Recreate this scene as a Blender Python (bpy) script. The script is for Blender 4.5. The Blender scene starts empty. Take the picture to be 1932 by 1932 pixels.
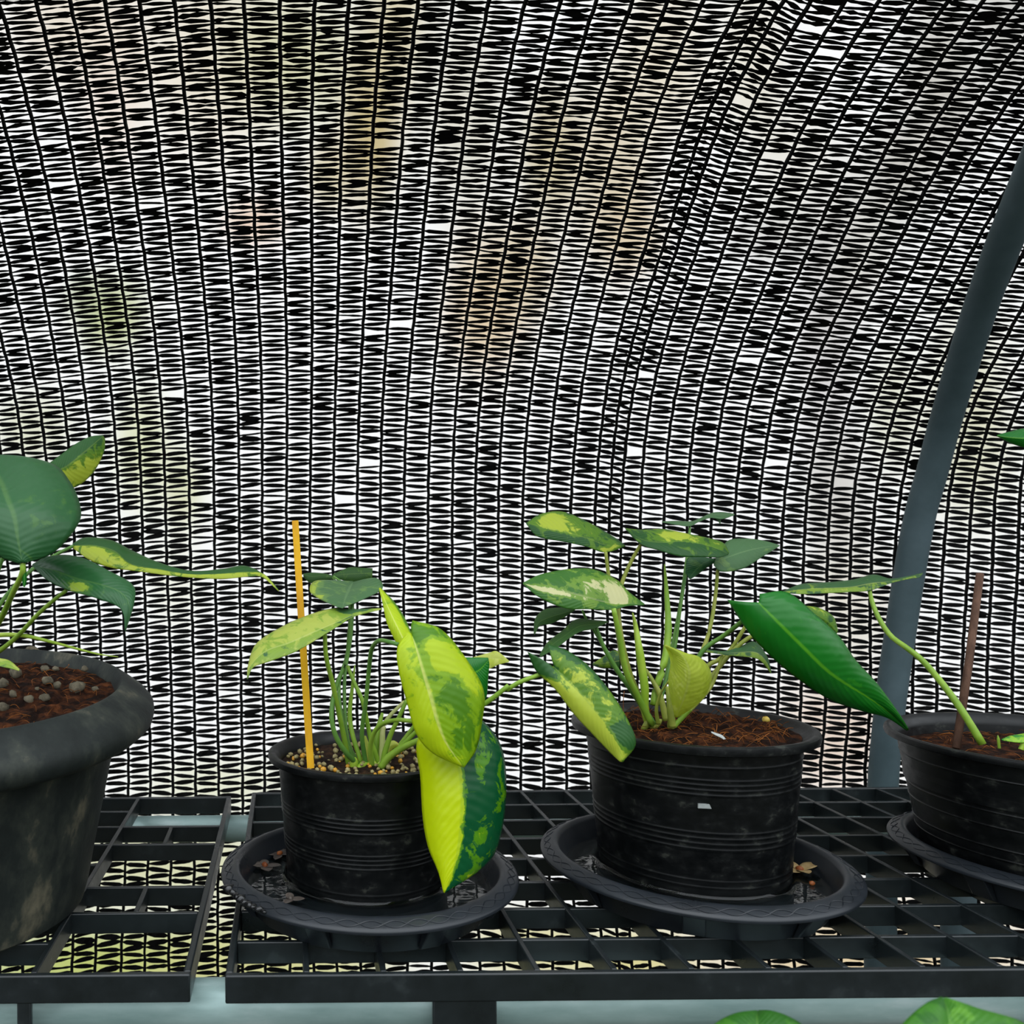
import bpy, bmesh, math, random
from mathutils import Vector, Matrix, noise

random.seed(7)
SC = bpy.context.scene
COL = SC.collection
PI = math.pi

# ---------------------------------------------------------------- camera model
F, CX, HZ, H, ROLL = 1600.0, 543.0, 1037.0, 0.33, -0.0087
CR, SR = math.cos(ROLL), math.sin(ROLL)


def U(u, v, Y):
    """point of the place seen at photo pixel (u, v) at distance Y from the lens plane"""
    a, b = u - CX, v - HZ
    return Vector(((a * CR + b * SR) / F * Y, Y, H - (-a * SR + b * CR) / F * Y))


cam_d = bpy.data.cameras.new('camera')
cam = bpy.data.objects.new('camera', cam_d)
COL.objects.link(cam)
cam_d.sensor_fit = 'HORIZONTAL'
cam_d.sensor_width = 36.0
cam_d.lens = F / 1932.0 * 36.0
cam_d.shift_x = (966.0 - CX) / 1932.0
cam_d.shift_y = (HZ - 966.0) / 1932.0
cam_d.clip_start = 0.02
cam.matrix_world = Matrix.Translation((0, 0, H)) @ Matrix.Rotation(PI / 2, 4, 'X') @ Matrix.Rotation(ROLL, 4, 'Z')
cam_d.dof.use_dof = True
cam_d.dof.focus_distance = 0.86
cam_d.dof.aperture_fstop = 11.0
SC.camera = cam
SC.view_settings.view_transform = 'Standard'
SC.view_settings.look = 'None'
SC.view_settings.gamma = 1.0
SC.view_settings.use_curve_mapping = False
SC.view_settings.exposure = 0.3


# ---------------------------------------------------------------- materials
def lin(c):
    return tuple(((x / 255) / 12.92 if x / 255 <= .04045 else ((x / 255 + .055) / 1.055) ** 2.4) for x in c)


def rgba(c):
    return (*lin(c), 1.0)


def new_mat(name):
    m = bpy.data.materials.new(name)
    m.use_nodes = True
    nt = m.node_tree
    nt.nodes.clear()
    out = nt.nodes.new('ShaderNodeOutputMaterial')
    return m, nt, out


def N(nt, t, **kw):
    n = nt.nodes.new(t)
    for k, v in kw.items():
        if k in n.inputs:
            n.inputs[k].default_value = v
        else:
            setattr(n, k, v)
    return n


def ramp(nt, stops, mode='LINEAR'):
    r = nt.nodes.new('ShaderNodeValToRGB')
    r.color_ramp.interpolation = mode
    e = r.color_ramp.elements
    e[0].position, e[0].color = stops[0][0], (*stops[0][1], 1)
    e[1].position, e[1].color = stops[-1][0], (*stops[-1][1], 1)
    for p, c in stops[1:-1]:
        k = e.new(p)
        k.color = (*c, 1)
    return r


def noisy_mat(name, stops, scale=20, detail=6, rough=.5, spec=.5, metal=0., bump=0., bscale=None, stretch=(1, 1, 1), rough2=None, distort=0.):
    m, nt, out = new_mat(name)
    L = nt.links.new
    tc = N(nt, 'ShaderNodeTexCoord')
    mp = N(nt, 'ShaderNodeMapping')
    mp.inputs['Scale'].default_value = stretch
    L(tc.outputs['Object'], mp.inputs['Vector'])
    nz = N(nt, 'ShaderNodeTexNoise', Scale=scale, Detail=detail, Roughness=.62, Distortion=distort)
    L(mp.outputs[0], nz.inputs['Vector'])
    r = ramp(nt, [(p, lin(c)) for p, c in stops])
    L(nz.outputs['Fac'], r.inputs[0])
    b = N(nt, 'ShaderNodeBsdfPrincipled', Roughness=rough, Metallic=metal)
    b.inputs['Specular IOR Level'].default_value = spec
    L(r.outputs[0], b.inputs['Base Color'])
    if rough2 is not None:
        mr = N(nt, 'ShaderNodeMapRange')
        mr.inputs['From Min'].default_value = .35
        mr.inputs['From Max'].default_value = .65
        mr.inputs['To Min'].default_value = rough
        mr.inputs['To Max'].default_value = rough2
        L(nz.outputs['Fac'], mr.inputs['Value'])
        L(mr.outputs[0], b.inputs['Roughness'])
    if bump:
        n2 = N(nt, 'ShaderNodeTexNoise', Scale=bscale or scale * 4, Detail=4)
        L(mp.outputs[0], n2.inputs['Vector'])
        bp = N(nt, 'ShaderNodeBump', Strength=bump, Distance=.002)
        L(n2.outputs['Fac'], bp.inputs['Height'])
        L(bp.outputs[0], b.inputs['Normal'])
    L(b.outputs[0], out.inputs[0])
    return m


def leaf_mat(name, dark, mid, light, rough=.38, trans=.3, nscale=55, namp=.55, rib=None, ribmix=.6, spec=.45):
    """leaf skin: large patches come from the 'varieg' attribute, fine mottling from noise"""
    m, nt, out = new_mat(name)
    L = nt.links.new
    at = N(nt, 'ShaderNodeAttribute')
    at.attribute_name = 'varieg'
    uv = N(nt, 'ShaderNodeUVMap')
    sep = N(nt, 'ShaderNodeSeparateXYZ')
    L(uv.outputs[0], sep.inputs[0])
    tc = N(nt, 'ShaderNodeTexCoord')
    nz = N(nt, 'ShaderNodeTexNoise', Scale=nscale, Detail=5, Roughness=.65, Distortion=.6)
    L(tc.outputs['Object'], nz.inputs['Vector'])
    ma = N(nt, 'ShaderNodeMath', operation='MULTIPLY_ADD')
    L(nz.outputs['Fac'], ma.inputs[0])
    ma.inputs[1].default_value = namp * 2
    ma.inputs[2].default_value = -namp
    ad = N(nt, 'ShaderNodeMath', operation='ADD')
    L(at.outputs['Fac'], ad.inputs[0])
    L(ma.outputs[0], ad.inputs[1])
    r = ramp(nt, [(.0, lin(dark)), (.36, lin(dark)), (.44, lin(mid)), (.56, lin(mid)), (.64, lin(light)), (1., lin(light))])
    L(ad.outputs[0], r.inputs[0])
    # midrib: |t - .5| small
    s1 = N(nt, 'ShaderNodeMath', operation='SUBTRACT')
    L(sep.outputs[1], s1.inputs[0])
    s1.inputs[1].default_value = .5
    s2 = N(nt, 'ShaderNodeMath', operation='ABSOLUTE')
    L(s1.outputs[0], s2.inputs[0])
    mr = N(nt, 'ShaderNodeMapRange')
    mr.inputs['From Min'].default_value = .010
    mr.inputs['From Max'].default_value = .028
    mr.inputs['To Min'].default_value = ribmix
    mr.inputs['To Max'].default_value = 0
    L(s2.outputs[0], mr.inputs['Value'])
    mx = N(nt, 'ShaderNodeMix', data_type='RGBA')
    L(mr.outputs[0], mx.inputs[0])
    L(r.outputs[0], mx.inputs[6])
    mx.inputs[7].default_value = rgba(rib or light)
    # side veins
    v1 = N(nt, 'ShaderNodeMath', operation='MULTIPLY_ADD')
    L(s2.outputs[0], v1.inputs[0])
    v1.inputs[1].default_value = -.45
    L(sep.outputs[0], v1.inputs[2])
    v2 = N(nt, 'ShaderNodeMath', operation='MULTIPLY')
    L(v1.outputs[0], v2.inputs[0])
    v2.inputs[1].default_value = 120.
    v3 = N(nt, 'ShaderNodeMath', operation='SINE')
    L(v2.outputs[0], v3.inputs[0])
    n3 = N(nt, 'ShaderNodeTexNoise', Scale=45., Detail=2)
    L(tc.outputs['Object'], n3.inputs['Vector'])
    v4 = N(nt, 'ShaderNodeMath', operation='MULTIPLY_ADD')
    L(v3.outputs[0], v4.inputs[0])
    v4.inputs[1].default_value = .05
    L(n3.outputs['Fac'], v4.inputs[2])
    bp = N(nt, 'ShaderNodeBump', Strength=.35, Distance=.004)
    L(v4.outputs[0], bp.inputs['Height'])
    b = N(nt, 'ShaderNodeBsdfPrincipled', Roughness=rough)
    b.inputs['Specular IOR Level'].default_value = spec
    L(mx.outputs[2], b.inputs['Base Color'])
    L(bp.outputs[0], b.inputs['Normal'])
    tr = N(nt, 'ShaderNodeBsdfTranslucent')
    hs = N(nt, 'ShaderNodeHueSaturation', Saturation=1.1, Value=1.35)
    L(mx.outputs[2], hs.inputs['Color'])
    L(hs.outputs[0], tr.inputs['Color'])
    ms = N(nt, 'ShaderNodeMixShader')
    ms.inputs[0].default_value = trans
    L(b.outputs[0], ms.inputs[1])
    L(tr.outputs[0], ms.inputs[2])
    L(ms.outputs[0], out.inputs[0])
    return m


M = {}
M['black_pot'] = noisy_mat('black_pot', [(.3, (6, 8, 9)), (.5, (10, 12, 13)), (.6, (19, 21, 21)), (.7, (58, 60, 54))], scale=58, detail=12, rough=.3, rough2=.5, spec=.36, stretch=(1, 1, 1.6))
M['dusty_pot'] = noisy_mat('dusty_pot', [(.28, (22, 26, 25)), (.48, (36, 41, 39)), (.58, (54, 58, 52)), (.7, (112, 106, 88))], scale=22, detail=12, rough=.6, spec=.25, stretch=(1, 1, .6), bump=.15, bscale=300)
M['saucer'] = noisy_mat('saucer_plastic', [(.3, (24, 28, 32)), (.7, (36, 41, 47))], scale=18, detail=6, rough=.26, rough2=.42, spec=.5)
M['grate'] = noisy_mat('grating_plastic', [(.3, (22, 27, 28)), (.6, (29, 35, 37)), (.8, (54, 61, 62))], scale=30, detail=8, rough=.27, rough2=.4, spec=.6)
M['galv'] = noisy_mat('galvanised_steel', [(.3, (134, 164, 160)), (.55, (172, 198, 194)), (.75, (216, 230, 228))], scale=14, detail=8, rough=.36, metal=.2, stretch=(.5, 2, 2))
M['pole'] = noisy_mat('painted_pole', [(.3, (70, 88, 92)), (.7, (92, 110, 116))], scale=10, detail=6, rough=.55, spec=.3)
M['net'] = noisy_mat('black_net', [(.3, (7, 7, 7)), (.75, (16, 16, 15))], scale=40, detail=3, rough=.75, spec=.12)
M['soil'] = noisy_mat('coir_soil', [(.3, (13, 8, 6)), (.46, (30, 17, 11)), (.58, (66, 36, 19)), (.75, (116, 68, 36))], scale=70, detail=8, rough=.9, spec=.1, bump=.9, bscale=260)
M['dark_soil'] = noisy_mat('dark_soil', [(.3, (22, 15, 12)), (.55, (44, 30, 22)), (.75, (84, 58, 38))], scale=110, detail=8, rough=.85, spec=.15, bump=.9, bscale=300)
M['fibre'] = noisy_mat('coir_fibre', [(.35, (70, 38, 20)), (.65, (156, 96, 46))], scale=60, detail=3, rough=.8, spec=.1)
M['stone'] = noisy_mat('grey_stone', [(.3, (66, 62, 52)), (.6, (118, 110, 92)), (.8, (156, 146, 122))], scale=110, detail=6, rough=.9, spec=.15, bump=.5, bscale=300)
M['bead_tan'] = noisy_mat('tan_pebble', [(.3, (120, 108, 68)), (.6, (178, 164, 112)), (.8, (212, 200, 160))], scale=120, detail=3, rough=.5)
M['bead_orange'] = noisy_mat('orange_bead', [(.3, (206, 140, 34)), (.7, (236, 178, 60))], scale=120, detail=3, rough=.4)
M['bead_yellow'] = noisy_mat('yellow_bead', [(.3, (214, 180, 70)), (.7, (240, 212, 110))], scale=150, detail=3, rough=.4)
M['yellow_paint'] = noisy_mat('yellow_stick', [(.3, (214, 148, 6)), (.55, (236, 178, 10)), (.75, (240, 190, 24))], scale=16, detail=5, rough=.6, spec=.3, stretch=(3, 3, .5))
M['brown_stick'] = noisy_mat('brown_stick', [(.3, (74, 54, 44)), (.7, (122, 92, 76))], scale=40, detail=6, rough=.8, spec=.15, stretch=(3, 3, .4))
M['stem'] = noisy_mat('green_stem', [(.3, (116, 158, 44)), (.7, (164, 200, 70))], scale=30, detail=3, rough=.42, spec=.4)
M['stem_dark'] = noisy_mat('dark_green_stem', [(.3, (78, 128, 54)), (.7, (114, 160, 68))], scale=30, detail=3, rough=.42, spec=.4)
M['stem_olive'] = noisy_mat('olive_stem', [(.3, (132, 146, 52)), (.7, (176, 180, 82))], scale=30, detail=3, rough=.45, spec=.4)
M['stem_yellow'] = noisy_mat('yellow_green_stem', [(.3, (150, 188, 50)), (.7, (192, 212, 84))], scale=30, detail=3, rough=.42, spec=.4)
M['sheath'] = noisy_mat('pale_sheath', [(.3, (168, 180, 100)), (.7, (206, 204, 142))], scale=40, detail=3, rough=.5, spec=.3)
M['petal_dark'] = noisy_mat('wilted_petal', [(.3, (62, 56, 52)), (.7, (98, 88, 80))], scale=90, detail=4, rough=.45)
M['petal_tan'] = noisy_mat('tan_petal', [(.3, (138, 112, 70)), (.7, (186, 158, 106))], scale=90, detail=4, rough=.6)
M['calyx'] = noisy_mat('brown_calyx', [(.3, (124, 62, 22)), (.7, (176, 100, 44))], scale=80, detail=4, rough=.6)
M['paper'] = noisy_mat('pale_scrap', [(.3, (160, 166, 164)), (.7, (196, 200, 196))], scale=60, detail=4, rough=.6)
M['ground'] = noisy_mat('earth_floor', [(.3, (40, 40, 34)), (.6, (60, 60, 50)), (.8, (84, 82, 68))], scale=6, detail=8, rough=.95, spec=.1, bump=.5, bscale=60)

m, nt, out = new_mat('saucer_water')
b = N(nt, 'ShaderNodeBsdfPrincipled', Roughness=.02, IOR=1.33)
b.inputs['Transmission Weight'].default_value = 1.
nz = N(nt, 'ShaderNodeTexNoise', Scale=35., Detail=3)
tc = N(nt, 'ShaderNodeTexCoord')
nt.links.new(tc.outputs['Object'], nz.inputs['Vector'])
bp = N(nt, 'ShaderNodeBump', Strength=.04, Distance=.004)
nt.links.new(nz.outputs['Fac'], bp.inputs['Height'])
nt.links.new(bp.outputs[0], b.inputs['Normal'])
b.inputs['Base Color'].default_value = (.75, .85, .8, 1)
nt.links.new(b.outputs[0], out.inputs[0])
M['water'] = m

m, nt, out = new_mat('bright_backdrop')  # translucent sheet added to glow like the bright outdoors
at = N(nt, 'ShaderNodeAttribute')
at.attribute_name = 'blur_tint'
tr = N(nt, 'ShaderNodeBsdfTranslucent')
df = N(nt, 'ShaderNodeBsdfDiffuse')
ms = N(nt, 'ShaderNodeMixShader')
ms.inputs[0].default_value = .12
nt.links.new(at.outputs['Color'], tr.inputs['Color'])
nt.links.new(at.outputs['Color'], df.inputs['Color'])
nt.links.new(tr.outputs[0], ms.inputs[1])
nt.links.new(df.outputs[0], ms.inputs[2])
nt.links.new(ms.outputs[0], out.inputs[0])
M['backdrop'] = m

YG = (196, 218, 22)
M['lf_yellow'] = leaf_mat('leaf_yellow_varieg', (92, 148, 16), (146, 188, 18), YG, rib=(224, 230, 120), ribmix=.75)
M['lf_half'] = leaf_mat('leaf_half_yellow', (14, 92, 50), (92, 156, 24), (212, 230, 16), rough=.24, rib=(150, 190, 60), ribmix=.3, namp=.8)
M['lf_pale'] = leaf_mat('leaf_pale_yellow', (70, 116, 66), (150, 182, 66), (192, 204, 92), rib=(206, 216, 130), ribmix=.5)
M['lf_mottle'] = leaf_mat('leaf_mottled', (50, 104, 44), (104, 150, 38), (196, 210, 70), nscale=75, rib=(160, 190, 80), ribmix=.3)
M['lf_cream'] = leaf_mat('leaf_cream', (70, 128, 44), (130, 170, 62), (228, 226, 172), nscale=75, rib=(218, 218, 160), ribmix=.3)
M['lf_green'] = leaf_mat('leaf_deep_green', (26, 126, 32), (44, 142, 34), (150, 200, 40), rough=.26, trans=.22, rib=(96, 176, 34), ribmix=.85)
M['lf_dark'] = leaf_mat('leaf_dark_green', (46, 102, 54), (70, 120, 54), (160, 186, 64), rough=.34, trans=.2, rib=(96, 140, 70), ribmix=.5)
M['lf_grey'] = leaf_mat('leaf_grey_green', (84, 126, 78), (112, 150, 82), (176, 198, 74), rough=.5, trans=.2, rib=(130, 166, 110), ribmix=.4)
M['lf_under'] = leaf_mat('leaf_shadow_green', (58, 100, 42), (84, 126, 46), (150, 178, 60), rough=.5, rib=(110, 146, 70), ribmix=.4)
M['lf_lime'] = leaf_mat('leaf_lime', (196, 208, 74), (208, 218, 92), (222, 228, 130), rough=.5, trans=.5, rib=(214, 220, 140), ribmix=.4)
M['lf_front'] = leaf_mat('leaf_foreground', (40, 104, 20), (62, 126, 28), (100, 160, 50), rough=.5, rib=(120, 170, 70), ribmix=.3)


# ---------------------------------------------------------------- mesh helpers
def link(name, me, mat, parent=None, smooth=True):
    o = bpy.data.objects.new(name, me)
    COL.objects.link(o)
    if mat is not None:
        me.materials.append(M[mat] if isinstance(mat, str) else mat)
    if smooth:
        me.polygons.foreach_set('use_smooth', [True] * len(me.polygons))
    if parent is not None:
        o.parent = parent
        o.matrix_parent_inverse = Matrix.Translation(parent.location).inverted()
    return o


def tag(o, label=None, cat=None, group=None, kind=None):
    if label: o['label'] = label
    if cat: o['category'] = cat
    if group: o['group'] = group
    if kind: o['kind'] = kind
    return o


def empty(name, loc, label, cat, group=None):
    o = bpy.data.objects.new(name, None)
    o.location = loc
    o.empty_display_size = .02
    COL.objects.link(o)
    return tag(o, label, cat, group)


def mesh(verts, faces):
    me = bpy.data.meshes.new('m')
    me.from_pydata([tuple(v) for v in verts], [], faces)
    me.update()
    return me


class MB:
    def __init__(self):
        self.v, self.f = [], []

    def box(self, x0, x1, y0, y1, z0, z1):
        b = len(self.v)
        for z in (z0, z1):
            self.v += [(x0, y0, z), (x1, y0, z), (x1, y1, z), (x0, y1, z)]
        self.f += [(b, b + 3, b + 2, b + 1), (b + 4, b + 5, b + 6, b + 7)]
        for i in range(4):
            j = (i + 1) % 4
            self.f.append((b + i, b + j, b + 4 + j, b + 4 + i))

    def tube(self, pts, rad, n=8, cap=True, squash=1.):
        pts = [Vector(p) for p in pts]
        if not hasattr(rad, '__len__'):
            rad = [rad] * len(pts)
        b = len(self.v)
        up = Vector((.31, .2, .93))
        for i, p in enumerate(pts):
            d = (pts[min(i + 1, len(pts) - 1)] - pts[max(i - 1, 0)])
            if d.length < 1e-9:
                d = Vector((0, 0, 1))
            d.normalize()
            s = d.cross(up)
            if s.length < .05:
                s = d.cross(Vector((1, 0, 0)))
            s.normalize()
            t = s.cross(d)
            for k in range(n):
                a = 2 * PI * k / n
                self.v.append(p + s * math.cos(a) * rad[i] + t * math.sin(a) * rad[i] * squash)
        for i in range(len(pts) - 1):
            for k in range(n):
                k2 = (k + 1) % n
                self.f.append((b + i * n + k, b + i * n + k2, b + (i + 1) * n + k2, b + (i + 1) * n + k))
        if cap:
            self.f.append(tuple(b + k for k in reversed(range(n))))
            self.f.append(tuple(b + (len(pts) - 1) * n + k for k in range(n)))

    def lathe(self, prof, n=96, c=(0, 0), warp=None, closed=False):
        b = len(self.v)
        m = len(prof)
        for i in range(n):
            a = 2 * PI * i / n
            for r, z in prof:
                p = (c[0] + r * math.cos(a), c[1] + r * math.sin(a), z)
                self.v.append(warp(p) if warp else p)
        for i in range(n):
            j = (i + 1) % n
            for k in range(m if closed else m - 1):
                k2 = (k + 1) % m
                self.f.append((b + i * m + k, b + j * m + k, b + j * m + k2, b + i * m + k2))

    def lump(self, c, r, seed, sub=1, sq=(1, 1, 1), amp=.25):
        bm = bmesh.new()
        bmesh.ops.create_icosphere(bm, subdivisions=sub, radius=1)
        b = len(self.v)
        bm.verts.ensure_lookup_table()
        rot = Matrix.Rotation(seed * 1.7, 3, 'Z') @ Matrix.Rotation(seed * .9, 3, 'X')
        for v in bm.verts:
            d = 1 + amp * noise.noise(v.co * 1.4 + Vector((seed * 3.1, seed, 0)))
            q = rot @ Vector((v.co.x * sq[0], v.co.y * sq[1], v.co.z * sq[2]))
            self.v.append(Vector(c) + q * d * r)
        for f in bm.faces:
            self.f.append(tuple(b + v.index for v in f.verts))
        bm.free()

    def build(self, name, mat, parent=None, smooth=True, bevel=0):
        me = mesh(self.v, self.f)
        o = link(name, me, mat, parent, smooth)
        if bevel:
            md = o.modifiers.new('bevel', 'BEVEL')
            md.width = bevel
            md.segments = 2
            md.limit_method = 'ANGLE'
        return o


def catmull(P, n):
    """n+1 samples along a smooth curve through P"""
    out = []
    k = len(P) - 1
    for i in range(n + 1):
        x = i / n * k
        a = min(int(x), k - 1)
        t = x - a
        p1, p2 = P[a], P[a + 1]
        p0 = P[a - 1] if a > 0 else p1 * 2 - p2
        p3 = P[a + 2] if a + 2 <= k else p2 * 2 - p1
        out.append(.5 * ((2 * p1) + (p2 - p0) * t + (2 * p0 - 5 * p1 + 4 * p2 - p3) * t * t + (3 * p1 - p0 - 3 * p2 + p3) * t ** 3))
    return out


def smooth_edges(o, ang=35):
    o.data.polygons.foreach_set('use_smooth', [True] * len(o.data.polygons))
    try:
        o.data.set_sharp_from_angle(angle=math.radians(ang))
    except Exception:
        pass


# crop frames: (scale, x offset, y offset)
K1 = (3.331, 0, 780)
K3 = (3.715, 440, 960)
K4 = (3.22, 400, 1340)
K5 = (3.715, 980, 940)
K7 = (3.116, 1340, 780)
K8 = (4.2, 1532, 1300)


def px(k, p):
    return (p[0] / k[0] + k[1], p[1] / k[0] + k[2])


def seq(Y, n):
    if not hasattr(Y, '__len__'):
        return [Y] * n
    if len(Y) == n:
        return list(Y)
    out = []
    for i in range(n):
        x = i / (n - 1) * (len(Y) - 1)
        a = min(int(x), len(Y) - 2)
        out.append(Y[a] + (Y[a + 1] - Y[a]) * (x - a))
    return out


def leaf(parent, k, mid, left, right, Y, mat, dl=.012, dr=.012, base=(.3, .3), blobs=(), bulge=.10, name='leaf', thick=.0006, ns=44, nc=10, wav=.0):
    """leaf blade from its midrib and two margins; dl / dr: how much nearer (-) or farther (+) each margin lies than the midrib"""
    n = len(mid)
    left, right = list(left), list(right)
    Ys = seq(Y, n)
    P = [px(k, p) for p in mid]
    Lp = [px(k, p) for p in left]
    Rp = [px(k, p) for p in right]
    wl = [math.dist(a, b) for a, b in zip(P, Lp)]
    wr = [math.dist(a, b) for a, b in zip(P, Rp)]
    wm = max(max(wl), max(wr), 1)
    m3 = catmull([U(*p, y) for p, y in zip(P, Ys)], ns)
    l3 = catmull([U(*p, y + dl * w / wm) for p, y, w in zip(Lp, Ys, wl)], ns)
    r3 = catmull([U(*p, y + dr * w / wm) for p, y, w in zip(Rp, Ys, wr)], ns)
    eye = Vector((0, 0, H))
    verts, vals, uvs, faces = [], [], [], []
    W = 2 * nc + 1
    sd = random.random() * 50
    for i in range(ns + 1):
        s = i / ns
        d = m3[min(i + 1, ns)] - m3[max(i - 1, 0)]
        for j in range(-nc, nc + 1):
            t = j / nc
            e = (l3 if j < 0 else r3)[i] - m3[i]
            nn = e.cross(d)
            if nn.length > 1e-12:
                nn.normalize()
            if nn.dot(eye - m3[i]) < 0:
                nn = -nn
            a = abs(t)
            p = m3[i] + e * a + nn * (bulge * e.length * math.sin(PI * min(a, 1)) + wav * a * a * math.sin(s * 21 + t * 2 + sd))
            verts.append(p)
            bl = base[0] if t < 0 else base[1]
            if j == 0:
                bl = .5 * (base[0] + base[1])
            for (s0, t0, rs, rt, am) in blobs:
                g = ((s - s0) / rs) ** 2 + ((t - t0) / rt) ** 2
                if g < 6:
                    bl += am * math.exp(-g * 1.2)
            vals.append(bl)
            uvs.append((s, t * .5 + .5))
    for i in range(ns):
        for j in range(W - 1):
            a = i * W + j
            faces.append((a, a + 1, a + W + 1, a + W))
    me = mesh(verts, faces)
    at = me.attributes.new('varieg', 'FLOAT', 'POINT')
    at.data.foreach_set('value', vals)
    ul = me.uv_layers.new(name='UVMap')
    for lp in me.loops:
        ul.data[lp.index].uv = uvs[lp.vertex_index]
    o = link(name, me, mat, parent)
    md = o.modifiers.new('thickness', 'SOLIDIFY')
    md.thickness = thick
    md.offset = 0
    return o


def stalk(parent, k, pts, Y, wpx, mat='stem', name='petiole', n=26, sides=8):
    """stem through photo points; wpx: width in photo pixels (start, end)"""
    Ys = seq(Y, len(pts))
    P = catmull([U(*px(k, p), y) for p, y in zip(pts, Ys)], n)
    w0, w1 = wpx if hasattr(wpx, '__len__') else (wpx, wpx)
    g = (lambda q: min(1., q * 2.6) ** .8) if name == 'new_shoot' and w0 < w1 else (lambda q: q)
    rad = [max((w0 + (w1 - w0) * g(i / n)) * .5 * P[i].y / F, .0002) for i in range(n + 1)]
    mb = MB()
    mb.tube(P, rad, sides)
    return mb.build(name, mat, parent)


# ---------------------------------------------------------------- light
w = bpy.data.worlds.new('world')
SC.world = w
w.use_nodes = True
nt = w.node_tree
nt.nodes.clear()
wo = nt.nodes.new('ShaderNodeOutputWorld')
bg = nt.nodes.new('ShaderNodeBackground')
tc = nt.nodes.new('ShaderNodeTexCoord')
sp = nt.nodes.new('ShaderNodeSeparateXYZ')
nt.links.new(tc.outputs['Generated'], sp.inputs[0])
rm = ramp(nt, [(0., (.03, .035, .03)), (.47, (.09, .10, .095)), (.56, (.38, .41, .42)), (.7, (1.25, 1.34, 1.42)), (1., (2.4, 2.55, 2.7))])
mr = nt.nodes.new('ShaderNodeMapRange')
mr.inputs['From Min'].default_value = -1
mr.inputs['From Max'].default_value = 1
nt.links.new(sp.outputs[2], mr.inputs['Value'])
nt.links.new(mr.outputs[0], rm.inputs[0])
nt.links.new(rm.outputs[0], bg.inputs[0])
bg.inputs[1].default_value = 1.0
nt.links.new(bg.outputs[0], wo.inputs[0])

sd_ = bpy.data.lights.new('sun', 'SUN')
sd_.energy = 1.25
sd_.angle = .03
sd_.color = (1, .985, .965)
sun = bpy.data.objects.new('sun', sd_)
COL.objects.link(sun)
sun.location = (1, 4, 5)
sun.rotation_euler = Vector((-.1, -.62, -.8)).to_track_quat('-Z', 'Y').to_euler()

# ---------------------------------------------------------------- setting: floor, film sheet added behind the net for the overexposed outdoors
FLOOR = -.75
mb = MB()
nx, ny = 60, 60
for j in range(ny + 1):
    for i in range(nx + 1):
        x, y = -2.6 + 6.0 * i / nx, -1.2 + 5.4 * j / ny
        mb.v.append((x, y, FLOOR + .006 * noise.noise(Vector((x * 6, y * 6, 0)))))
for j in range(ny):
    for i in range(nx):
        a = j * (nx + 1) + i
        mb.f.append((a, a + 1, a + nx + 2, a + nx + 1))
tag(mb.build('floor', 'ground'), kind='structure')

FY = 1.9
blur_patches = [  # blurred, overexposed outdoor tones put into the sheet's colour
    (150, 60, 130, 130, (222, 206, 184), .8), (215, 210, 60, 130, (232, 212, 196), .7), (400, 120, 130, 200, (226, 212, 188), .8),
    (560, 110, 130, 130, (206, 200, 162), .9), (620, 330, 45, 70, (206, 190, 148), .8), (700, 250, 55, 150, (190, 170, 118), .95),
    (745, 60, 60, 130, (200, 184, 140), .8), (480, 420, 60, 45, (226, 196, 172), .9), (880, 220, 80, 210, (206, 198, 176), .7),
    (915, 580, 80, 130, (214, 188, 150), .9), (990, 500, 60, 90, (206, 186, 150), .8), (1040, 290, 60, 130, (196, 180, 140), .9),
    (1160, 330, 80, 180, (208, 190, 156), .8), (1250, 110, 90, 150, (220, 206, 180), .8), (1190, 440, 60, 80, (214, 192, 160), .8),
    (1420, 120, 60, 150, (216, 206, 184), .7), (1500, 300, 80, 130, (214, 206, 190), .6), (1565, 640, 55, 230, (206, 200, 197), .9),
    (1620, 450, 60, 140, (204, 198, 188), .8), (1780, 160, 80, 180, (192, 186, 176), .9), (1700, 330, 60, 110, (190, 184, 174), .85),
    (1905, 60, 60, 130, (176, 170, 160), .7), (1470, 450, 100, 60, (180, 176, 168), .5), (210, 600, 60, 70, (186, 192, 138), .95),
    (160, 560, 40, 40, (180, 186, 150), .8), (270, 850, 55, 120, (206, 208, 160), .8), (345, 920, 40, 80, (206, 206, 160), .8), (60, 810, 70, 70, (206, 206, 170), .7),
    (1830, 800, 80, 200, (206, 202, 168), .8), (1690, 780, 50, 120, (206, 204, 176), .7), (1580, 950, 60, 130, (202, 196, 188), .85), (1570, 1390, 110, 120, (224, 202, 184), .9),
    (1600, 1150, 90, 110, (216, 206, 188), .7), (300, 1630, 260, 90, (208, 206, 158), .85), (200, 1820, 330, 80, (182, 190, 100), .95),
    (520, 1830, 230, 90, (206, 202, 140), .95), (1000, 1790, 120, 60, (214, 204, 140), .85), (1190, 1810, 130, 60, (214, 204, 130), .9),
    (1640, 1820, 320, 130, (222, 198, 156), .95), (420, 1480, 140, 50, (214, 214, 170), .6), (330, 1100, 50, 90, (224, 222, 196), .5),
]
mb = MB()
cols = []
nx, nz_ = 190, 150
x0, x1, z0, z1 = -1.9, 2.9, FLOOR - .02, 2.6
st3 = []
for (u, v, ru, rv, c, a) in blur_patches:
    p = U(u, v, FY)
    st3.append((p.x, p.z, ru * FY / F, rv * FY / F, lin(c), a))
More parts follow.
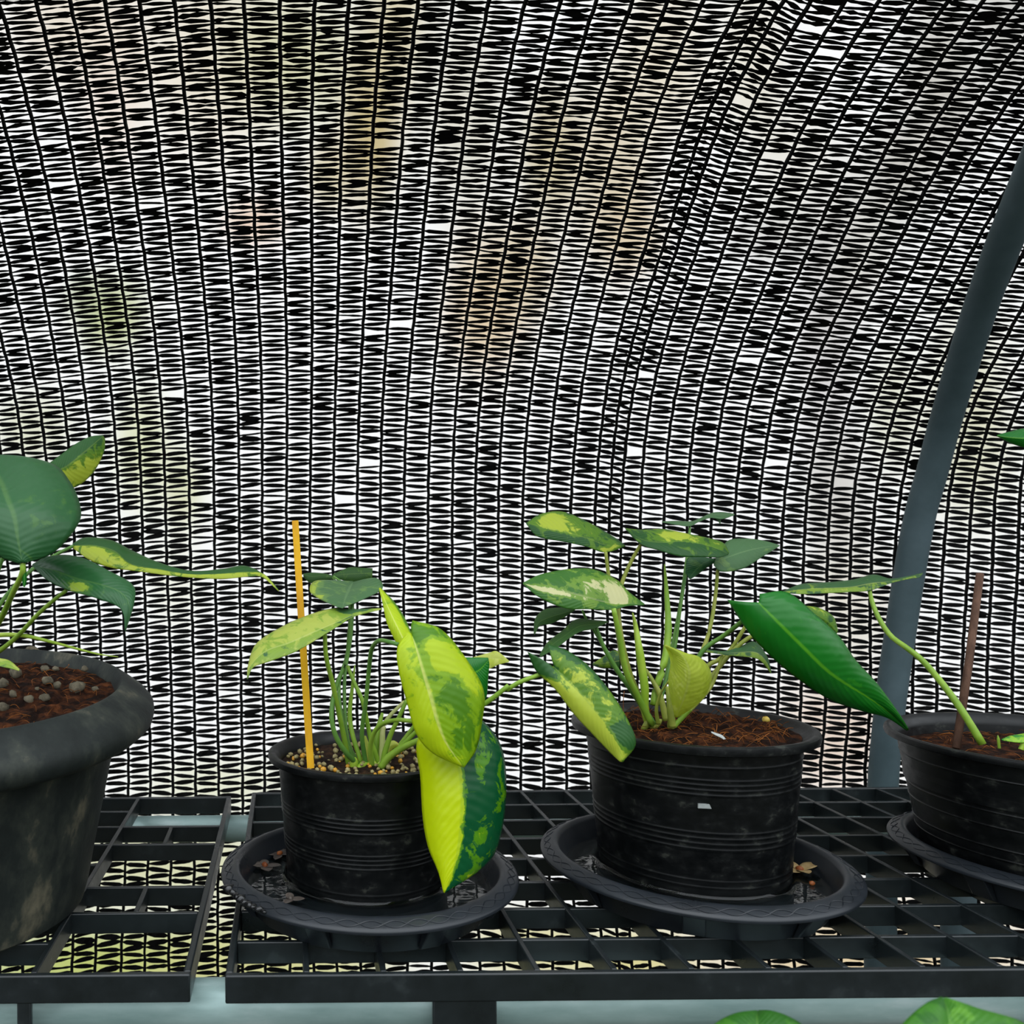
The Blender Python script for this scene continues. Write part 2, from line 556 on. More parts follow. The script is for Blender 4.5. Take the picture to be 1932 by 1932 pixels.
for j in range(nz_ + 1):
    for i in range(nx + 1):
        x, z = x0 + (x1 - x0) * i / nx, z0 + (z1 - z0) * j / nz_
        y = FY + .012 * noise.noise(Vector((x * 1.7, z * .8, 3)))
        mb.v.append((x, y, z))
        c = [.93, .905, .885]
        wob = .25 * noise.noise(Vector((x * 5, z * 5, 9)))
        for (sx, sz, rx, rz, cc, am) in st3:
            g = ((x - sx) / rx) ** 2 + ((z - sz) / rz) ** 2
            if g < 5:
                f = am * math.exp(-(g * (1 + wob)) ** 1.5 * .8)
                for q in range(3):
                    c[q] += (cc[q] - c[q]) * f
        cols += [c[0], c[1], c[2], 1]
for j in range(nz_):
    for i in range(nx):
        a = j * (nx + 1) + i
        mb.f.append((a, a + 1, a + nx + 2, a + nx + 1))
backdrop = mb.build('outdoor_backdrop', 'backdrop')  # added sheet, lit from behind, stands in for the bright outdoors
ca = backdrop.data.color_attributes.new('blur_tint', 'FLOAT_COLOR', 'POINT')
ca.data.foreach_set('color', cols)
tag(backdrop, kind='structure')

# ---------------------------------------------------------------- shade net, bent over the hoops
PROF = [(-.50, 1.205), (-.25, 1.222), (-.04, 1.262), (.077, 1.258), (.25, 1.250), (.36, 1.242), (.43, 1.230), (.523, 1.195), (.606, 1.139), (.688, 1.066),
        (.748, 1.010), (.80, .952), (.836, .895), (.866, .829), (.892, .76), (.915, .68), (.93, .60)]
PROF3 = catmull([Vector((0, y, z)) for z, y in PROF], 400)
S = [0.]
for a, b2 in zip(PROF3, PROF3[1:]):
    S.append(S[-1] + (b2 - a).length)


def at_s(s):
    s = max(0, min(s, S[-1] - 1e-6))
    lo, hi = 0, len(S) - 1
    while hi - lo > 1:
        md_ = (lo + hi) // 2
        if S[md_] <= s:
            lo = md_
        else:
            hi = md_
    t = (s - S[lo]) / (S[hi] - S[lo])
    return PROF3[lo].lerp(PROF3[hi], t)


def net_y(z):
    for a, b2 in zip(PROF3, PROF3[1:]):
        if a.z <= z <= b2.z:
            return a.y + (b2.y - a.y) * (z - a.z) / max(b2.z - a.z, 1e-9)
    return PROF3[0].y if z < PROF3[0].z else PROF3[-1].y


def net_pt(xl, s, jit=0.):
    p = at_s(s)
    n1 = noise.noise(Vector((xl * 3.1, s * 2.3, 1.)))
    n2 = noise.noise(Vector((xl * 6., s * 4., 7.)))
    fold = math.exp(-((xl - .478) / .03) ** 2)
    return Vector((xl + .006 * n1 + jit, p.y + .012 * n2 + .006 * n1 - .012 * fold * (.6 + .5 * math.sin(s * 5)), p.z + .004 * n2))


XL = []
x = -1.0
PITCH = .0345
x = -.0712 - 27 * PITCH
while x < 1.62:
    XL.append(x + random.uniform(-.0012, .0012))
    x += PITCH
# the gathered seam: two ribs pulled together
k_ = min(range(len(XL)), key=lambda i: abs(XL[i] - .478))
XL[k_] = .468
XL.insert(k_ + 1, .486)


def pitch_at(z):
    return .0046 + .0034 * max(0., min(1., (.95 - z) / .55)) + (.0009 if z < .05 else 0)


SM = [0.]
while SM[-1] < S[-1] - .01:
    SM.append(SM[-1] + pitch_at(at_s(SM[-1]).z))
NP = len(SM)


def s_of(q):
    q = max(0, min(q, NP - 1.001))
    a = int(q)
    return SM[a] + (SM[a + 1] - SM[a]) * (q - a)


mb = MB()
for i, xl in enumerate(XL):
    n = 150
    mb.tube([net_pt(xl, S[-1] * j / n, .0006 * math.sin(j * 2.1 + i)) for j in range(n + 1)],
            [.0023 + .0006 * noise.noise(Vector((i * 3., j * .31, 0))) for j in range(n + 1)], 5)
NS = 5
for i in range(len(XL) - 1):
    xa, xb = XL[i], XL[i + 1]
    ph = random.random()
    heavy = noise.noise(Vector((i * .37, 0, 5)))
    q = ph
    side = i % 2
    while q < NP - 2:
        za = .34 + .1 * heavy
        sa, sb = (s_of(q), s_of(q + za)) if side == 0 else (s_of(q + za), s_of(q))
        skew = max(-.0034, min(.0026, -.009 * (xa - .06)))
        sa += random.gauss(0, .0004)
        sb += random.gauss(0, .0004) + skew
        zz = at_s(sa).z
        dens = .6 * noise.noise(Vector((xa * 4, sa * 5, 2))) + .2 * heavy + .5 * noise.noise(Vector((xa * 13, sa * 30, 4)))
        wmax = pitch_at(zz) * max(.12, .265 + 8. * (pitch_at(zz) - .0046) + .06 * max(-1, min(1, dens)) + random.gauss(0, .035))
        if random.random() < .05:
            wmax *= .45
        if random.random() < .02:
            wmax *= 1.5
        pk = random.uniform(.35, .65)
        sag = random.gauss(0, .0005)
        b0 = len(mb.v)
        for e in range(NS + 1):
            t = e / NS
            env = math.sin(PI * (t ** (math.log(.5) / math.log(pk)))) ** .4 if 0 < t < 1 else 0
            wd = .0007 + max(.0004, wmax) * env
            s = sa + (sb - sa) * t + sag * math.sin(PI * t)
            xx = xa + (xb - xa) * t
            p1, p2 = net_pt(xx, s - wd), net_pt(xx, s + wd)
            tw = random.gauss(0, .0006)
            p1.y += tw
            p2.y -= tw
            mb.v += [p1, p2]
        for e in range(NS):
            a = b0 + 2 * e
            mb.f.append((a, a + 2, a + 3, a + 1))
        q += 1.0 + random.gauss(0, .025)
        if random.random() < .006:
            q += random.uniform(.6, 1.2)
        side = 1 - side
tag(mb.build('shade_net', 'net', smooth=False), 'black knitted ladder mesh shade net hanging behind the plant shelf', 'net')

# ---------------------------------------------------------------- hoop pole
pp = [(1660, 1830), (1662, 1755), (1664, 1600), (1666, 1480), (1674, 1380), (1684, 1293), (1698, 1197), (1715.5, 1082), (1736, 972), (1760, 885), (1788, 780),
      (1840, 610), (1884, 486), (1921, 393), (1955, 310), (2000, 210), (2060, 90)]
path = []
for (u, v) in pp:
    y = 1.2
    for _ in range(25):
        p = U(u, v, y)
        y += .6 * ((net_y(min(p.z, .93)) - .034) - y)
    path.append(U(u, v, y))
path.insert(0, Vector((path[0].x, path[0].y - .005, -.5)))
path.insert(0, Vector((path[0].x, path[0].y, FLOOR)))
mb = MB()
mb.tube(catmull(path, 120), .0188, 20)
pole = mb.build('hoop_pole', 'pole')
tag(pole, 'bent grey steel hoop pole curving up in front of the net on the right', 'pole')

# ---------------------------------------------------------------- bench frame
bench = empty('bench_frame', (.2, .7, FLOOR), 'galvanised steel tube bench frame carrying the black plastic gratings', 'bench')
mb = MB()
mb.tube([(-1.0, .6958, -.0425), (1.5, .6958, -.0425)], .02, 28)
mb.build('front_rail', 'galv', bench)
mb = MB()
mb.tube([(-1.0, 1.126, -.0395), (1.5, 1.126, -.0395)], .017, 24)
mb.build('rear_rail', 'galv', bench)
for lx, ly, r in ((.886, 1.126, .0195), (-.95, 1.126, .0195), (-.95, .6958, .0195), (1.45, 1.126, .0195), (1.45, .6958, .0195)):
    mb = MB()
    mb.tube([(lx, ly, FLOOR), (lx, ly, -.05)], r, 24)
    mb.build('leg', 'pole', bench)
for lx in (-.95, 1.45):
    mb = MB()
    mb.tube([(lx, .71, -.0425), (lx, 1.11, -.0405)], .015, 20)
    mb.build('cross_rail', 'galv', bench)

# ---------------------------------------------------------------- gratings
TR = [0, .98, 1.99, 3.03, 4.06, 5.08, 6.09, 7.08, 8]


def grating(xs_full, halves, yb, yf, rows, label, lugs, part_rows=()):
    cx = .5 * (min(xs_full) + max(xs_full))
    g = empty('grating_panel', (cx, .5 * (yb + yf), -.022), label, 'plant shelf', 'black plastic grating panels of the bench')
    T, HT = .0030, .0215
    xa, xb = min(xs_full), max(xs_full)
    fr = MB()
    fr.box(xa - T, xb + T, yf - T, yf + T, -HT, .0006)
    fr.box(xa - T, xb + T, yb - T, yb + T, -HT, .0006)
    fr.box(xa - T, xa + T, yf + T, yb - T, -HT, .0006)
    fr.box(xb - T, xb + T, yf + T, yb - T, -HT, .0006)
    smooth_edges(fr.build('frame', 'grate', g, bevel=.0013))
    la = MB()
    t = .0024
    ys = [yb + (yf - yb) * q / 8 for q in TR]
    for r in rows:
        la.box(xa + T, xb - T, ys[r] - t, ys[r] + t, -.0185, 0)
    for r, a, b2 in part_rows:
        la.box(a, b2, ys[r] - t, ys[r] + t, -.0185, 0)
    for x in xs_full:
        if x not in (xa, xb):
            la.box(x - t, x + t, yf + T, yb - T, -.0185, .0004)
    for x, r0, r1 in halves:
        la.box(x - t, x + t, ys[r1] + t, ys[r0] - t, -.0150, 0)
    smooth_edges(la.build('lattice', 'grate', g, bevel=.0009))
    for (a, b2, z) in lugs:
        lg = MB()
        lg.box(a, b2, yf - T + .0006, yf + T, z, -HT + .002)
        smooth_edges(lg.build('lug', 'grate', g, bevel=.0013))
    return g


ux = .0602
gl_full = [-.0818, -.0818 - 2 * ux] + [-.0818 - k * ux for k in (4, 5, 6, 7, 8, 9, 10, 11, 12)]
gl = grating(gl_full, [(-.0818 - ux, 2, 3), (-.0818 - ux, 5, 6), (-.0818 - 3 * ux, 0, 8)], 1.1335, .6618, [2, 3, 5, 6],
             'left black plastic grating, under the big dusty pot', [(-.2140, -.2028, -.09)], part_rows=[(1, -.8, -.2022), (4, -.8, -.2022), (7, -.8, -.2022)])
gr = grating([-.0485 + k * ux for k in range(0, 22)], [], 1.150, .6592, [1, 2, 3, 4, 5, 6, 7],
             'right black plastic grating, under the three saucers', [(.1093, .1590, -.09), (.95, 1.0, -.09)])


# ---------------------------------------------------------------- saucers
def saucer(x, y, R, label, pc=None, pr=0):
    o = empty('saucer', (x, y, 0), label, 'saucer', 'black plastic saucers on the grating')
    k = R / .1385
    prof = [(.0, .0035), (.105 * k, .0035), (.1085 * k, .0000), (.1115 * k, .0006), (.1155 * k, .010), (.1215 * k, .0235), (.1360 * k, .0250), (.1383 * k, .0262), (R, .0278),
            (.1380 * k, .0292), (.1345 * k, .0312), (.1270 * k, .0345), (.1245 * k, .0352), (.1225 * k, .0345), (.1205 * k, .031), (.1150 * k, .0145), (.1090 * k, .0068), (.1, .0060), (0, .0060)]
    mb = MB()
    mb.lathe(prof, 128, (x, y))
    # raised double wave on the brim
    for ph in (0, PI):
        pts = []
        n = 560
        for i in range(n):
            a = 2 * PI * i / n
            q = .5 + .33 * math.sin(a * 22 + ph)
            r = (.1275 + (.1368 - .1275) * q) * k
            z = .0345 + (.0303 - .0345) * q
            pts.append((x + r * math.cos(a), y + r * math.sin(a), z))
        pts.append(pts[0])
        mb.tube(pts, .00045, 4, cap=False)
    body = mb.build('body', 'saucer', o)
    smooth_edges(body, 50)
    for i in range(8):
        a = 2 * PI * (i + .45) / 8
        f = MB()
        d, s_ = Vector((math.cos(a), math.sin(a), 0)), Vector((-math.sin(a), math.cos(a), 0))
        c = Vector((x, y, 0))
        hw = .009
        for sgn in (-1, 1):
            q = s_ * hw * sgn
            f.v += [c + d * .1125 * k + q + Vector((0, 0, .0012)), c + d * .1185 * k + q + Vector((0, 0, .0035)), c + d * .1330 * k + q + Vector((0, 0, .0256)), c + d * .1228 * k + q + Vector((0, 0, .0256))]
        f.f += [(0, 1, 2, 3), (7, 6, 5, 4), (0, 4, 5, 1), (1, 5, 6, 2), (2, 6, 7, 3), (3, 7, 4, 0)]
        smooth_edges(f.build('rib', 'saucer', o, bevel=.001))
    wt = MB()
    wt.lathe([(.1148 * k, .0138), (.09, .0138), (.05, .0138), (.0, .0138)], 96, (x, y))
    if pc is not None:
        wt.lathe([(pr + .007, .0138), (pr + .0035, .0141), (pr + .0015, .0150), (pr + .0004, .0168)], 96, pc)
    wt.build('water', 'water', o)
    return o


S2 = (.0731, .804)
S3 = (.388, .820)
S4 = (.751, .824)
saucer(*S2, .1385, 'black saucer of water under the small pot with the yellow stick', (.0735, .8274), .0766)
saucer(*S3, .1405, 'black saucer of water under the middle pot with coarse brown soil', (.3975, .842), .0862)
saucer(*S4, .1405, 'black saucer under the half-hidden pot at the right edge', (.750, .830), .1068)


# ---------------------------------------------------------------- pots
def ribbed(r0, z0, r1, z1, ribs, n=260):
    out = []
    for i in range(n + 1):
        t = i / n
        z = z0 + (z1 - z0) * t
        r = r0 + (r1 - r0) * t
        for (zc, w_) in ribs:
            r += .00055 * math.exp(-((z - zc) / w_) ** 2)
        out.append((r, z))
    return out


def pot(parent, c, rb, rt, R, zb, zt, ribs, mat, lip=.008, inner=.005, soil_z=None):
    wall = .0028
    prof = [(0, zb), (rb - .004, zb), (rb - .001, zb + .001)] + ribbed(rb, zb + .003, rt, zt - lip - .001, ribs)
    prof += [(rt + .001, zt - lip), (R - .003, zt - lip), (R - .0008, zt - lip + .001), (R, zt - lip * .5), (R - .0006, zt - .0012), (R - .0025, zt), (R - .006, zt - .0004), (R - .0085, zt - .003), (rt - wall + .001, zt - .008), (rt - wall, zt - .012), (rt - wall - .003, zt - .05), (0, zt - .05)]
    mb = MB()
    mb.lathe(prof, 128, c)
    o = mb.build('pot', mat, parent)
    smooth_edges(o, 40)
    return o


def soil(parent, c, R, z, mat, amp, mound=0., warp=None, seed=0):
    mb = MB()
    nr, na = 34, 110
    for i in range(nr + 1):
        r = R * i / nr
        for j in range(na):
            a = 2 * PI * j / na
            x, y = c[0] + r * math.cos(a), c[1] + r * math.sin(a)
            p = Vector((x * 60, y * 60, seed))
            zz = z + mound * (1 - (r / R) ** 2) + amp * (noise.noise(p) + .6 * noise.noise(p * 2.7)) * (1 if r < R * .96 else .3)
            q = (x, y, zz)
            mb.v.append(warp(q) if warp else q)
    for i in range(nr):
        for j in range(na):
            j2 = (j + 1) % na
            mb.f.append((i * na + j, (i + 1) * na + j, (i + 1) * na + j2, i * na + j2))
    return mb.build('soil', mat, parent)


def fibres(parent, c, R, z, n, seed, warp=None, up=.006):
    rnd = random.Random(seed)
    mb = MB()
    for _ in range(n):
        r, a = R * math.sqrt(rnd.random()) * .95, rnd.random() * 2 * PI
        x, y = c[0] + r * math.cos(a), c[1] + r * math.sin(a)
        d, ln = rnd.random() * 2 * PI, rnd.uniform(.006, .02)
        pts = []
        lift = rnd.uniform(0, up) * (3 if rnd.random() < .06 else 1)
        bend = rnd.uniform(-.004, .004)
        for k in range(6):
            t = k / 5
            q = (x + math.cos(d) * ln * (t - .5) - math.sin(d) * bend * math.sin(PI * t), y + math.sin(d) * ln * (t - .5) + math.cos(d) * bend * math.sin(PI * t), z - .001 + .0025 * math.sin(PI * t) + lift * t)
            if math.hypot(q[0] - c[0], q[1] - c[1]) > R * .985:
                continue
            pts.append(warp(q) if warp else q)
        if len(pts) > 2:
            mb.tube(pts, rnd.uniform(.00016, .0004), 4)
    return tag(mb.build('coir_fibres', 'fibre', parent), kind='stuff')


# --- plant in the big dusty pot on the left
C1 = (-.326, .790)
TX, TY = .0846, -.0253


def warp1(p):
    k = max(0., min(1., p[2] / .14))
    return (p[0], p[1], p[2] + k * (TX * (p[1] - C1[1]) + TY * (p[0] - C1[0])))


P1 = empty('potted_philodendron', (C1[0], C1[1], 0), 'green philodendron in the largest pot, a dusty grey thick-collared one', 'potted plant', 'potted philodendrons on the bench')
mb = MB()
prof = [(0, .0), (.124, .0), (.130, .004), (.1345, .020), (.140, .05), (.148, .09), (.156, .13), (.160, .150), (.1625, .160), (.176, .163), (.190, .1660), (.1962, .1715), (.198, .1785), (.1972, .1850), (.1915, .1918), (.1820, .1990), (.1735, .2050), (.1700, .2070), (.1670, .2068), (.1645, .2035), (.160, .192), (.155, .17), (.15, .15), (0, .15)]
mb.lathe(prof, 144, C1, warp1)
p_ = mb.build('pot', 'dusty_pot', P1)
smooth_edges(p_, 40)
s1 = soil(P1, C1, .1615, .1935, 'soil', .0065, .004, warp1, 3)
fibres(s1, C1, .157, .197, 230, 11, warp1)
rnd = random.Random(5)
stones1 = [(60, 1230, 26, .9), (85, 1262, 20, .8), (105, 1262, 14, .8), (30, 1270, 30, .7), (90, 1285, 26, .5), (108, 1293, 20, .8), (145, 1297, 30, .8), (85, 1317, 22, .7), (8, 1290, 24, .9), (5, 1335, 24, .9), (55, 1320, 22, .4),
           (120, 1240, 18, .5), (180, 1300, 14, .6), (160, 1262, 14, .5), (25, 1310, 18, .4), (70, 1300, 10, .5)]
for (u, v, d, tone) in stones1:
    # where the line of sight meets the soil surface
    y = .8
    for _ in range(40):
        p = U(u, v, y)
        sz = warp1((p.x, y, .199))[2]
        y += 1.5 * (sz - p.z) * -1 * -1 if False else (p.z - sz) * 3.0
        y = max(.62, min(y, .96))
    p = U(u, v, y)
    mb = MB()
    mb.lump(p, d * .5 * y / F, rnd.random() * 9, 2, (1, .85, .75), .45)
    mb.build('stone', 'stone', s1)

Yk = .70
leaf(P1, K1, [(140, 935), (112, 790), (88, 650), (40, 530), (0, 430), (-60, 340), (-140, 262)],
     [(125, 945), (-10, 895), (-140, 760), (-190, 600), (-215, 450), (-200, 340), (-146, 262)],
     [(152, 942), (330, 880), (470, 730), (508, 610), (440, 430), (290, 303), (-130, 258)], [.665, .668, .675, .69, .715, .74, .77], 'lf_dark', .02, .02, (.18, .22), [(.25, .5, .3, .5, .12)], bulge=.14)
leaf(P1, K1, [(330, 372), (420, 330), (520, 250), (600, 183), (648, 142)], [(300, 320), (380, 262), (470, 196), (565, 148), (640, 138)], [(380, 400), (455, 468), (575, 385), (650, 250), (660, 165)],
     (.80, .86), 'lf_mottle', .015, .01, (.16, .5), [(.3, .6, .3, .5, .3), (.85, .2, .2, .3, -.2)], bulge=.06)
leaf(P1, K1, [(462, 832), (590, 832), (720, 868), (820, 950), (1000, 982), (1200, 1012), (1400, 1008), (1560, 998), (1660, 1012), (1752, 1116)],
     [(455, 820), (540, 780), (700, 798), (830, 862), (1000, 938), (1200, 990), (1400, 978), (1540, 958), (1670, 1022), (1753, 1112)],
     [(462, 850), (570, 925), (700, 970), (850, 990), (1010, 1012), (1200, 1032), (1400, 1040), (1560, 1026), (1650, 1030), (1750, 1118)],
     (.86, .84, .80), 'lf_mottle', .03, -.012, (.12, .62), [(.5, .5, .4, .6, .1)], bulge=.1)
leaf(P1, K1, [(205, 955), (330, 985), (480, 1040), (640, 1080), (755, 1125), (812, 1210), (787, 1368)], [(205, 948), (310, 898), (500, 903), (690, 993), (835, 1080), (842, 1190), (789, 1368)],
     [(205, 960), (300, 1050), (430, 1112), (600, 1160), (730, 1208), (775, 1260), (785, 1366)], (.74, .70, .68), 'lf_dark', .02, -.01, (.2, .3), [(.38, .6, .09, .5, .55), (.52, .3, .12, .3, .15)], bulge=.1)
leaf(P1, K1, [(-60, 1545), (0, 1562), (60, 1580), (122, 1614)], [(-60, 1530), (0, 1540), (62, 1556), (122, 1608)], [(-60, 1570), (0, 1590), (60, 1602), (120, 1618)], (.70, .69), 'lf_pale', .004, -.004, (.6, .55))
leaf(P1, K1, [(140, 950), (150, 1000), (155, 1050), (152, 1090)], [(133, 955), (138, 1000), (142, 1060), (150, 1092)], [(160, 955), (165, 1000), (166, 1050), (155, 1092)], .668, 'lf_green', .004, .004, (.25, .3), name='stipule')
stalk(P1, K1, [(143, 940), (138, 1010), (80, 1130), (0, 1300), (-90, 1430), (-150, 1560)], [.668, .67, .69, .72, .76, .79], (11, 11))
stalk(P1, K1, [(418, 1112), (330, 1180), (225, 1275), (120, 1390), (0, 1490), (-150, 1580)], [.712, .72, .73, .745, .76, .79], (7, 10))
stalk(P1, K1, [(-150, 1420), (0, 1393), (150, 1397), (300, 1430), (480, 1478), (620, 1513), (742, 1530)], [.78, .76, .745, .735, .73, .725, .72], (11, 1.2), 'stem_yellow', name='new_shoot')
stalk(P1, K1, [(462, 832), (330, 900), (180, 1000), (0, 1200), (-140, 1500)], [.86, .85, .83, .81, .80], (6, 9), 'stem_dark')
stalk(P1, K1, [(330, 370), (220, 520), (60, 800), (-60, 1150), (-130, 1500)], [.80, .80, .80, .80, .80], (6, 9), 'stem_dark')

# --- plant in the small black pot
C2 = (.0735, .8274)
ribs2 = [(.078, .0009), (.082, .0009), (.086, .0009), (.090, .0009), (.046, .0009), (.050, .0009), (.054, .0009), (.058, .0009), (.022, .0012)]
P2 = empty('potted_philodendron', (C2[0], C2[1], .006), 'yellow-green variegated philodendron with long drooping leaves in the small black pot', 'potted plant', 'potted philodendrons on the bench')
pot(P2, C2, .076, .0845, .0945, .0062, .1340, ribs2, 'black_pot', lip=.0075)
s2 = soil(P2, C2, .0822, .1215, 'dark_soil', .003, .001, None, 8)
mbs = {'bead_tan': MB(), 'bead_orange': MB()}
rnd = random.Random(21)
for _ in range(250):
    r, a = .079 * math.sqrt(rnd.random()), rnd.random() * 2 * PI
    kx, ky = C2[0] + r * math.cos(a), C2[1] + r * math.sin(a)
    kind = 'bead_orange' if rnd.random() < .2 else 'bead_tan'
    mbs[kind].lump((kx, ky, .1235 + rnd.uniform(-.0015, .0022)), rnd.uniform(.0018, .0034), rnd.random() * 9, 1, (1, rnd.uniform(.75, 1), rnd.uniform(.7, 1)), .2)
tag(mbs['bead_tan'].build('gravel', 'bead_tan', s2), kind='stuff')
tag(mbs['bead_orange'].build('fertilizer_beads', 'bead_orange', s2), 'orange beads', kind='stuff')

# leaf A and the two behind it
leaf(P2, K3, [(765, 698), (785, 635), (805, 585), (825, 545), (842, 513)], [(735, 690), (600, 628), (536, 570), (590, 503), (835, 508)], [(790, 682), (900, 640), (1045, 560), (1000, 486), (846, 512)],
     (.79, .90), 'lf_grey', .005, .0, (.32, .28), [(.5, -1., .35, .3, .5), (.4, .5, .12, .15, .2)], bulge=.06)
leaf(P2, K3, [(700, 480), (620, 470), (550, 475), (492, 460)], [(702, 470), (640, 455), (560, 448), (492, 455)], [(702, 492), (610, 500), (545, 520), (495, 480)], (.93, .95), 'lf_under', .01, .0, (.2, .2))
leaf(P2, K3, [(700, 470), (780, 460), (880, 455), (975, 448)], [(700, 458), (815, 412), (900, 415), (976, 418)], [(702, 480), (790, 505), (880, 512), (972, 486)], (.92, .93), 'lf_under', .01, .0, (.25, .3))
# leaf B
leaf(P2, K3, [(1042, 702), (860, 742), (700, 810), (560, 870), (400, 940), (230, 1000), (125, 1100), (101, 1194)],
     [(1042, 698), (830, 706), (690, 700), (520, 748), (340, 828), (165, 943), (108, 1085), (98, 1190)],
     [(1042, 706), (850, 755), (740, 820), (580, 920), (430, 1005), (260, 1068), (140, 1112), (103, 1195)], [.80, .79, .78, .77, .76, .75, .745, .74], 'lf_pale', .03, -.012, (.66, .52), [(.14, -.6, .1, .5, -.75), (.2, .4, .08, .5, -.2), (.8, .3, .2, .3, -.1), (.85, -.7, .1, .5, .1)], bulge=.08)
# leaf C, upper lobe
leaf(P2, K3, [(1024, 556), (1070, 660), (1125, 780), (1180, 890), (1230, 1000), (1260, 1090)], [(1022, 560), (1048, 660), (1078, 800), (1140, 935), (1170, 1040), (1210, 1120)], [(1030, 553), (1125, 650), (1195, 755), (1245, 862), (1300, 980), (1310, 1080)],
     (.77, .74, .708), 'lf_yellow', .006, .012, (.78, .72), [(.35, .9, .3, .25, -.8)], bulge=.08)
# leaf C, main blade
leaf(P2, K3, [(1252, 885), (1288, 1000), (1330, 1150), (1380, 1320), (1425, 1480), (1490, 1640), (1610, 1808)], [(1225, 860), (1152, 975), (1160, 1130), (1222, 1370), (1285, 1580), (1400, 1712), (1600, 1808)],
     [(1256, 783), (1450, 842), (1610, 1020), (1752, 1265), (1742, 1500), (1700, 1690), (1616, 1814)], [.715, .705, .698, .693, .690, .690, .692], 'lf_yellow', .014, .022, (.70, .57),
     [(.06, .5, .1, .5, -.5), (.3, .45, .12, .2, .35), (.5, .35, .12, .25, -.25), (.62, .5, .2, .5, -.2), (.4, .8, .1, .2, .2), (.8, .6, .15, .4, -.15), (.3, -.7, .3, .5, .1)], bulge=.13)
# leaf D: the half yellow half green one
leaf(P2, K4, [(1400, 80), (1472, 230), (1514, 420), (1520, 600), (1502, 800), (1468, 960), (1412, 1110)], [(1300, 60), (1243, 215), (1266, 400), (1280, 640), (1312, 825), (1375, 982), (1407, 1104)],
     [(1600, 20), (1705, 130), (1768, 260), (1787, 470), (1760, 730), (1680, 920), (1418, 1106)], [.725, .715, .708, .702, .698, .695, .694], 'lf_half', .022, .03, (1.2, .2),
     [(.28, .55, .16, .4, .12), (.5, .75, .1, .25, .28), (.65, .3, .08, .25, .25), (.72, .8, .1, .2, .2), (.9, .5, .1, .5, .25)], bulge=.16)
# green leaf behind C and its pale tip
leaf(P2, K3, [(1560, 1180), (1640, 1160), (1720, 1130), (1790, 1060)], [(1560, 1060), (1620, 1044), (1710, 1043), (1786, 1044)], [(1700, 1330), (1740, 1360), (1776, 1310), (1790, 1120)], (.78, .79), 'lf_green', .01, .005, (.2, .25), ns=30)
leaf(P2, K3, [(1680, 1060), (1770, 1050), (1850, 1050), (1934, 1070)], [(1685, 1040), (1790, 1012), (1850, 1000), (1934, 1066)], [(1690, 1110), (1790, 1120), (1860, 1092), (1932, 1074)], (.82, .81), 'lf_lime', .004, -.004, (.7, .6))
# leaf F, hanging before the next pot
leaf(P2, K5, [(245, 1190), (330, 1272), (430, 1372), (530, 1490), (620, 1595), (682, 1700), (716, 1848)], [(58, 1078), (120, 1215), (248, 1335), (385, 1515), (515, 1655), (640, 1785), (706, 1846)],
     [(195, 1022), (335, 1070), (490, 1182), (640, 1362), (762, 1560), (815, 1720), (724, 1848)], [.735, .728, .72, .714, .71, .706, .705], 'lf_mottle', .012, .012, (.78, .5),
     [(.04, -.6, .16, .6, -.85), (.14, -.8, .1, .4, -.4), (.3, .5, .2, .35, .1), (.62, .35, .1, .5, .15), (.78, .45, .13, .5, -.55), (.7, -.05, .08, .15, -.3), (.93, .3, .06, .6, .3), (.2, .9, .3, .15, -.3)], bulge=.12)
ZB = .80
stalk(P2, K3, [(698, 482), (760, 560), (815, 660), (800, 1000), (740, 1250), (790, 1600), (860, 1795)], [.93, .915, .90, .87, .85, .83, .825], (4, 8), 'stem_dark')
stalk(P2, K3, [(702, 472), (790, 540), (835, 640), (825, 900), (780, 1200), (800, 1600), (880, 1795)], [.92, .915, .905, .88, .86, .835, .83], (4, 8), 'stem_dark')
stalk(P2, K3, [(1562, 1180), (1450, 1330), (1300, 1540), (1150, 1690), (1040, 1810)], [.78, .785, .79, .80, .81], (6, 10))
stalk(P2, K3, [(1682, 1075), (1560, 1150), (1400, 1350), (1240, 1560), (1050, 1810)], [.82, .82, .82, .82, .82], (5, 9))
stalk(P2, K3, [(642, 870), (652, 1040), (697, 1225), (745, 1450), (780, 1620), (812, 1810)], [.785, .79, .80, .81, .815, .82], (8, 11))
stalk(P2, K3, [(838, 640), (815, 850), (795, 1060), (742, 1190), (700, 1330), (690, 1470), (722, 1600), (800, 1720), (880, 1795)], [.83, .82, .815, .81, .805, .80, .80, .805, .815], (7, 11), 'stem_dark')
stalk(P2, K3, [(853, 1095), (835, 1250), (816, 1440), (838, 1590), (885, 1740), (895, 1800)], [.83, .83, .83, .825, .82, .82], (2, 9), name='new_shoot')
stalk(P2, K3, [(1160, 952), (1080, 930), (1020, 925), (972, 980), (952, 1120), (930, 1350), (902, 1560), (915, 1700), (935, 1810)], [.722, .735, .75, .77, .785, .795, .805, .812, .815], (8, 9), 'stem_dark')
stalk(P2, K3, [(800, 1100), (850, 1222), (905, 1345), (940, 1500), (970, 1640), (1025, 1790)], [.82, .815, .81, .81, .81, .812], (7, 10))
stalk(P2, K3, [(1275, 1492), (1150, 1480), (1045, 1508), (985, 1575), (962, 1680), (975, 1810)], [.735, .76, .78, .79, .80, .808], (8, 10))
stalk(P2, K3, [(1930, 1238), (1800, 1340), (1600, 1470), (1400, 1590), (1290, 1628), (1180, 1678), (1085, 1745), (1035, 1815)], [.745, .75, .76, .775, .785, .793, .80, .803], (9, 15))
stalk(P2, K5, [(245, 1190), (140, 1237), (0, 1290), (-90, 1345)], [.74, .742, .745, .749], (8, 9))
